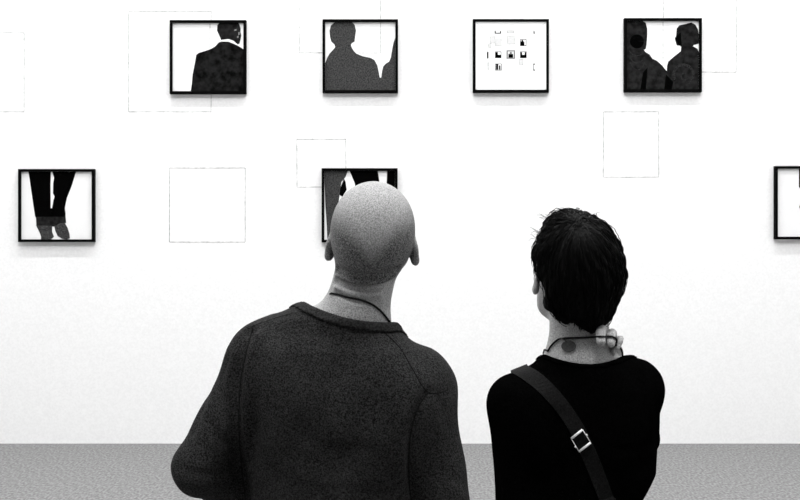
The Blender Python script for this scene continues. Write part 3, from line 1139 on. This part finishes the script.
# right hand, come up from the front and hooked over the neck cord
fr_, k_ = .0098, .0014
fw.cone(W_WR, q2(612, 350, .03), .021, .017, k=.010)
fw.cone(q2(612, 346, .045), q2(606, 337, -.005), .013, .0105, k=.010)
fw.cone(q2(615, 351, .045), q2(614, 341, .0), .012, .0105, k=.010)


def finger(ch, r=fr_):
    for i in range(len(ch) - 1):
        fw.cone(ch[i], ch[i + 1], r - .0004 * i, r - .0004 * (i + 1), k=k_)


finger([q2(607, 338, -.005), q2(601.5, 330, -.050), q2(600.5, 333.5, -.070), q2(601, 341.5, -.081)], .0112)
finger([q2(613, 340, .0), q2(612, 333.5, -.045), q2(611, 336.5, -.064), q2(610.7, 343.2, -.076)], .0106)
finger([q2(615, 344, .01), q2(620.5, 338.5, -.030), q2(620, 342, -.045), q2(617.5, 348, -.050)], .0070)
finger([q2(613, 349, .01), q2(614, 347, -.020), q2(614, 350, -.030), q2(613, 353, -.032)], .0070)
fw.cone(q2(606, 350, .05), q2(604, 322, .045), .012, .010, k=.010)      # thumb, in front of the neck
woman, wo_bvh = field_object('person', fw, M['skin_woman'], attr=lambda V: V[:, 0] * 0)
tag(woman, 'short haired woman in black seen from behind, one hand hooked behind her neck', 'person')
del fw

# black top
ft = Field(wxs, wys, wzs)
wo_trunk(ft, 0.0)
X, Y, Z = ft.x[:, None, None], ft.y[None, :, None], ft.z[None, None, :]
for pts, r, a in (([q2(560, 400, -.09), q2(556, 440, -.09), q2(560, 500, -.08)], .010, -.009),
                  ([q2(512, 385, -.04), q2(525, 395, -.05), q2(545, 420, -.07)], .007, .003),
                  ([q2(505, 400, -.05), q2(530, 410, -.06), q2(550, 435, -.08)], .006, -.003),
                  ([q2(634, 352, -.01), q2(640, 362, -.04), q2(640, 380, -.06)], .008, .004),
                  ([q2(655, 430, -.02), q2(640, 445, -.07), q2(620, 450, -.09)], .008, -.004)):
    ft.groove(pts, r, a)
ft.F += (.0016 * np.sin(X * 33 + Z * 21) * np.sin(Z * 19 + Y * 9)).astype(np.float32)
w_line = neckline(q2(546, 354.5), q2(585, 360.5), q2(628, 353), .35)
WLN = (w_line(X, Y) - Z) * .9 + 0 * Z
TPB = ft.F.copy()
ft.F = np.maximum(ft.F, -WLN)
ft.F = np.maximum(ft.F, .83 - Z)
for wr, el in ((W_WL, W_EL), (W_WR, W_ER)):
    d = np.array(wr) - np.array(el); d /= np.linalg.norm(d)
    near = (X - wr[0]) ** 2 + (Y - wr[1]) ** 2 + (Z - wr[2]) ** 2 < .06 ** 2
    pl = (X - wr[0]) * d[0] + (Y - wr[1]) * d[1] + (Z - wr[2]) * d[2] + .02
    ft.F = np.where(near, np.maximum(ft.F, pl), ft.F)
top, top_bvh = field_object('sweater', ft, M['black_knit'], woman)
band('collar', TPB, WLN, -.001, .008, .0022, M['black_knit'], top, ft)
del ft, TPB, WLN
trousers('trousers', wh, WD, M['trousers'], woman, .93, .078)
shoes(wh, WD, woman, .055, .9)

# hair
fh = Field(np.arange(.255, .50, .0026), np.arange(WD - .15, WD + .15, .003), np.arange(1.40, 1.71, .0026))
wc = np.array(W_HC)
WLc = lambda x, y, z: tuple(wc + W_R @ np.array((x, y, z)))
fh.ell(q2(577, 258, -.004), (.089, .106, .092), None, k=.03)
fh.ell(q2(579, 275, -.020), (.080, .085, .084), None, k=.04)
fh.cone(q2(580, 290, -.030), q2(588, 322, -.036), .066, .024, k=.045)
fh.cone(q2(595, 280, -.02), q2(596, 310, -.02), .046, .024, k=.04)
fh.ell(q2(568, 224, -.01), (.040, .050, .026), None, k=.03)
fh.cone(q2(556, 290, -.035), q2(566, 312, -.045), .030, .012, k=.03)
X, Y, Z = fh.x[:, None, None], fh.y[None, :, None], fh.z[None, None, :]
# layered locks
hx, hy, hz = X - q2(572, 0)[0], Y - WD, Z - q2(0, 235)[2]
ang = np.arctan2(hx, -hz + .03)
fh.F += (.0016 * np.sin(ang * 26 + 3 * np.sin(Z * 40) + hy * 30) + .0010 * np.sin(ang * 61 + Z * 50)).astype(np.float32)
# open the face side and the ears
fh.ell(WLc(0, .115, -.055), (.070, .075, .095), W_R, k=.02, op='s')
fh.ell(WLc(-.100, .022, -.050), (.036, .050, .050), W_R, k=.01, op='s')
fh.ell(q2(531, 293, 0), (.030, .09, .036), None, k=.012, op='s')
fh.ell(WLc(.094, .016, -.046), (.022, .026, .040), W_R, k=.01, op='s')
hair, hair_bvh = field_object('hair', fh, M['hair'], woman)
del fh
bm = bmesh.new()
rnd = random.Random(11)
whorl = Vector(q2(575, 236, -.085))
cc = Vector(q2(580, 262, 0))
for i in range(1500):
    u, v = rnd.uniform(-1, 1), rnd.uniform(0, 2 * math.pi)
    s = math.sqrt(1 - u * u)
    d = Vector((s * math.cos(v), s * math.sin(v), u))
    if d.y > .55 and d.z < .4:
        continue
    loc, nor, ix, dist = hair_bvh.ray_cast(cc + d * .25, -d)
    if loc is None:
        continue
    p = loc.copy()
    flow = (p - whorl)
    flow.z -= .05
    if p.z > 1.64:
        flow += Vector((rnd.uniform(-.05, .05), .03, .02))
    pts = [p + nor * .0003]
    n = rnd.randint(7, 11)
    lift = rnd.uniform(.0004, .0022) if rnd.random() < .9 else rnd.uniform(.003, .007)
    cur = p
    for k in range(n):
        fdir = flow - nor * flow.dot(nor)
        if fdir.length < 1e-5:
            break
        step = cur + fdir.normalized() * .0065 + Vector((rnd.gauss(0, .0005), 0, rnd.gauss(0, .0004)))
        l2, n2, ix, dd = hair_bvh.find_nearest(step)
        cur = l2; nor = n2
        flow = flow * .8 + Vector((0, 0, -.03))
        pts.append(l2 + n2 * (.0003 + lift * math.sin(math.pi * min(1, (k + 1) / n * .8))))
    if len(pts) > 3:
        tube(bm, pts, [(.0009 if j < len(pts) - 2 else .0004) for j in range(len(pts))], 3)
# flyaway wisps on the crown and the ragged nape line
for (a, b, dx, dy, c) in ((548, 217, -8, 4, 9), (538, 232, -5, 8, 12), (570, 211, -10, 1, 7), (590, 213, 8, 3, 5), (534, 250, -1, 10, 6)):
    for k in range(c):
        x, y = a + rnd.uniform(-5, 5), b + rnd.uniform(-3, 5)
        p = Vector(q2(x + 3, y + 4, rnd.uniform(-.05, .02)))
        e = Vector(q2(x + dx * rnd.uniform(.3, 1), y + dy * rnd.uniform(.0, 1) - 2, rnd.uniform(-.05, .02)))
        m_ = (p + e) / 2 + Vector((-.003, 0, .004))
        tube(bm, [p, m_, e], [.0005, .0004, .00025], 3)
for k in range(70):
    x = rnd.uniform(552, 602)
    base = 318 + (x - 552) * .38 if x < 590 else 332 - (x - 590) * .7
    p = Vector(q2(x + rnd.uniform(-1, 1), base - 12, -.060))
    e = Vector(q2(x + rnd.uniform(-1, 3), base + rnd.uniform(-3, 2), -.064))
    tube(bm, [p, (p + e) / 2 + Vector((0, -.003, 0)), e], [.0014, .0012, .0004], 4)
st = link_bm('loose_strand', bm, M['hair'], None, True)
st.parent = hair
st['kind'] = 'stuff'

# ------------------------------------------------------------------ woman's cord with a disc
back = [seen(wo_bvh, a, b, .0032) for a, b in polyline([(549.2, 351.5), (552.5, 346), (560, 339.5), (572, 338.5), (585, 338), (600, 337.2), (611, 337.4), (615.5, 340), (616.5, 346)], 8)]
back = [q for q in back if q is not None]
for i in range(1, len(back)):
    if (back[i] - back[i - 1]).length > .03:
        back[i] = back[i - 1].lerp(back[i], .3)
back = smooth_path(back, 3)
l0, r0 = back[0], back[-1]
sol = around(back[-1], back[0], (back[0] + back[-1]) / 2 + Vector((0, .05, 0)), (wo_bvh, top_bvh), .10)
neck = empty('neck_cord', tuple(l0))
tag(neck, 'black neck cord with dark disc, hooked over the fingers of the short haired woman', 'necklace')
bm = bmesh.new()
tube(bm, back + sol[1:-1], .0021, 8, closed=True)
link_bm('cord', bm, M['cord'], neck, True)
bm = bmesh.new()
c = seen(wo_bvh, 569, 346.5, .004)
loc, nor, i, d = wo_bvh.find_nearest(c)
r = bmesh.ops.create_cone(bm, cap_ends=True, segments=32, radius1=.0150, radius2=.0150, depth=.003)
q = nor.to_track_quat('Z', 'Y')
for v in r['verts']:
    v.co = q @ Vector((v.co.x, v.co.y * .78, v.co.z)) + loc + nor * .003
tube(bm, [seen(wo_bvh, 561, 339, .003), seen(wo_bvh, 565, 340.5, .006), seen(wo_bvh, 568, 342.5, .004)], .0014, 6)
link_bm('disc_pendant', bm, M['disc'], neck)

# ------------------------------------------------------------------ shoulder bag on a strap
bag = empty('shoulder_bag', (q2(648, 0)[0], WD, .70))
tag(bag, 'black strap of a shoulder bag with a silver buckle, crossing the back of the woman', 'bag')


def ribbon(name, L_, R_, th, mat, parent):
    """band between two matching edge lines, th thick"""
    bm = bmesh.new()
    n = len(L_)
    rows = []
    for i in range(n):
        a, b = L_[i], R_[i]
        t = (L_[min(i + 1, n - 1)] - L_[max(i - 1, 0)])
        nn = t.cross(b - a).normalized()
        if i and nn.dot(pn) < 0: nn = -nn
        if not i and nn.y > 0: nn = -nn
        pn = nn
        rows.append([bm.verts.new(a), bm.verts.new(b), bm.verts.new(b + nn * th), bm.verts.new(a + nn * th)])
    for i in range(n - 1):
        A, B = rows[i], rows[i + 1]
        for j in range(4):
            bm.faces.new((A[j], A[(j + 1) % 4], B[(j + 1) % 4], B[j]))
    bm.faces.new(rows[0]); bm.faces.new(rows[-1][::-1])
    bmesh.ops.recalc_face_normals(bm, faces=bm.faces)
    return link_bm(name, bm, mat, parent)


Lp = polyline([(510, 373), (520, 378), (535, 389), (551, 405), (566, 425), (577, 447), (588, 472), (599, 500)], 5)
Rp = polyline([(527, 366.5), (540, 373), (555, 387), (569, 403), (583, 424), (594, 446), (604, 470), (613, 496)], 5)
Lb = [seen(top_bvh, a, b, .001) for a, b in Lp]
Rb = [seen(top_bvh, a, b, .001) for a, b in Rp]
ok = [(a, b) for a, b in zip(Lb, Rb) if a is not None and b is not None]
Lb, Rb = smooth_path([a for a, b in ok], 3), smooth_path([b for a, b in ok], 3)
# down to the hip behind, and over the shoulder and down the chest in front
cx = (Lb[-1] + Rb[-1]) / 2


def hug(p, off=.003):
    loc, nor, i, d = top_bvh.find_nearest(p)
    if (p - loc).dot(nor) < off:
        return loc + nor * off
    return p


def extra(pa, pb, ta, tb, n, bulge):
    A_, B_ = [], []
    for i in range(1, n + 1):
        t = i / n
        b_ = bulge * math.sin(math.pi * t)
        A_.append(hug(pa.lerp(ta, t) + b_)); B_.append(hug(pb.lerp(tb, t) + b_))
    return A_, B_


ta, tb = Vector((q2(640, 0)[0], WD - .035, .86)), Vector((q2(655, 0)[0], WD - .02, .88))
a_, b_ = extra(Lb[-1], Rb[-1], ta, tb, 14, Vector((.02, -.04, 0)))
fa_, fb2 = extra(Lb[0], Rb[0], Vector((q2(528, 0)[0], WD + .105, 1.27)), Vector((q2(545, 0)[0], WD + .115, 1.28)), 10, Vector((0, .0, .004)))
ga, gb = extra(fa_[-1], fb2[-1], Vector((q2(640, 0)[0], WD + .045, .86)), Vector((q2(655, 0)[0], WD + .03, .88)), 14, Vector((0, .06, 0)))
LL = (ga[::-1] + fa_[::-1] + Lb + a_)
RR = (gb[::-1] + fb2[::-1] + Rb + b_)
# start at the back so that the outward side is known
k0 = len(ga) + len(fa_)


def oriented(LL, RR, k0):
    return LL, RR


bm = bmesh.new()
n = len(LL)
nrm = [None] * n
t0 = LL[k0 + 10] - LL[k0 + 8]
for order in (range(k0 + 8, n), range(k0 + 8, -1, -1)):
    pn = Vector((0, -1, 0))
    for i in order:
        t = LL[min(i + 1, n - 1)] - LL[max(i - 1, 0)]
        nn = t.cross(RR[i] - LL[i])
        nn = nn.normalized() if nn.length > 1e-9 else pn
        if nn.dot(pn) < 0: nn = -nn
        nrm[i] = nn; pn = nn
rows = []
for a, b, nn in zip(LL, RR, nrm):
    rows.append([bm.verts.new(a), bm.verts.new(b), bm.verts.new(b + nn * .0025), bm.verts.new(a + nn * .0025)])
for i in range(n - 1):
    A, B = rows[i], rows[i + 1]
    for j in range(4):
        bm.faces.new((A[j], A[(j + 1) % 4], B[(j + 1) % 4], B[j]))
bm.faces.new(rows[0]); bm.faces.new(rows[-1][::-1])
bmesh.ops.recalc_face_normals(bm, faces=bm.faces)
link_bm('strap', bm, M['webbing'], bag)

# buckle: two broad bars across the strap, two thin sides with a pin on each
cs = [seen(top_bvh, a, b, .008) for a, b in ((570.3, 437.7), (582, 428.8), (590.6, 441.6), (578.3, 450.6))]
bm = bmesh.new()


def bar(a, b, r1, r2):
    tube(bm, [a, a.lerp(b, .5), b], [r1, r1, r1], 8)


bar(cs[0], cs[1], .0024, .0024)
bar(cs[3], cs[2], .0024, .0024)
bar(cs[0], cs[3], .0009, .001)
bar(cs[1], cs[2], .0009, .001)
link_bm('buckle', bm, M['steel'], bag, True)
for a, b in ((cs[0], cs[3]), (cs[1], cs[2])):
    m_ = a.lerp(b, .6 if a is cs[0] else .45)
    side = (cs[0] - cs[1]).normalized() if a is cs[0] else (cs[1] - cs[0]).normalized()
    bm = bmesh.new()
    tube(bm, [m_, m_ + side * .003], .0020, 8)
    link_bm('buckle_pin', bm, M['steel'], bag, True)
# the pouch on her right hip, below the picture's edge
bm = bmesh.new()
hx_ = q2(648, 0)[0] + .035
add_box(bm, (hx_ - .035, WD - .13, .62), (hx_ + .035, WD + .15, .87))
bmesh.ops.bevel(bm, geom=list(bm.edges), offset=.016, segments=3, affect='EDGES')
pouch = link_bm('pouch', bm, M['webbing'], bag, True)
bm = bmesh.new()
add_box(bm, (hx_ + .030, WD - .125, .70), (hx_ + .042, WD + .145, .872))
bmesh.ops.bevel(bm, geom=list(bm.edges), offset=.004, segments=2, affect='EDGES')
link_bm('flap', bm, M['webbing'], bag, True)
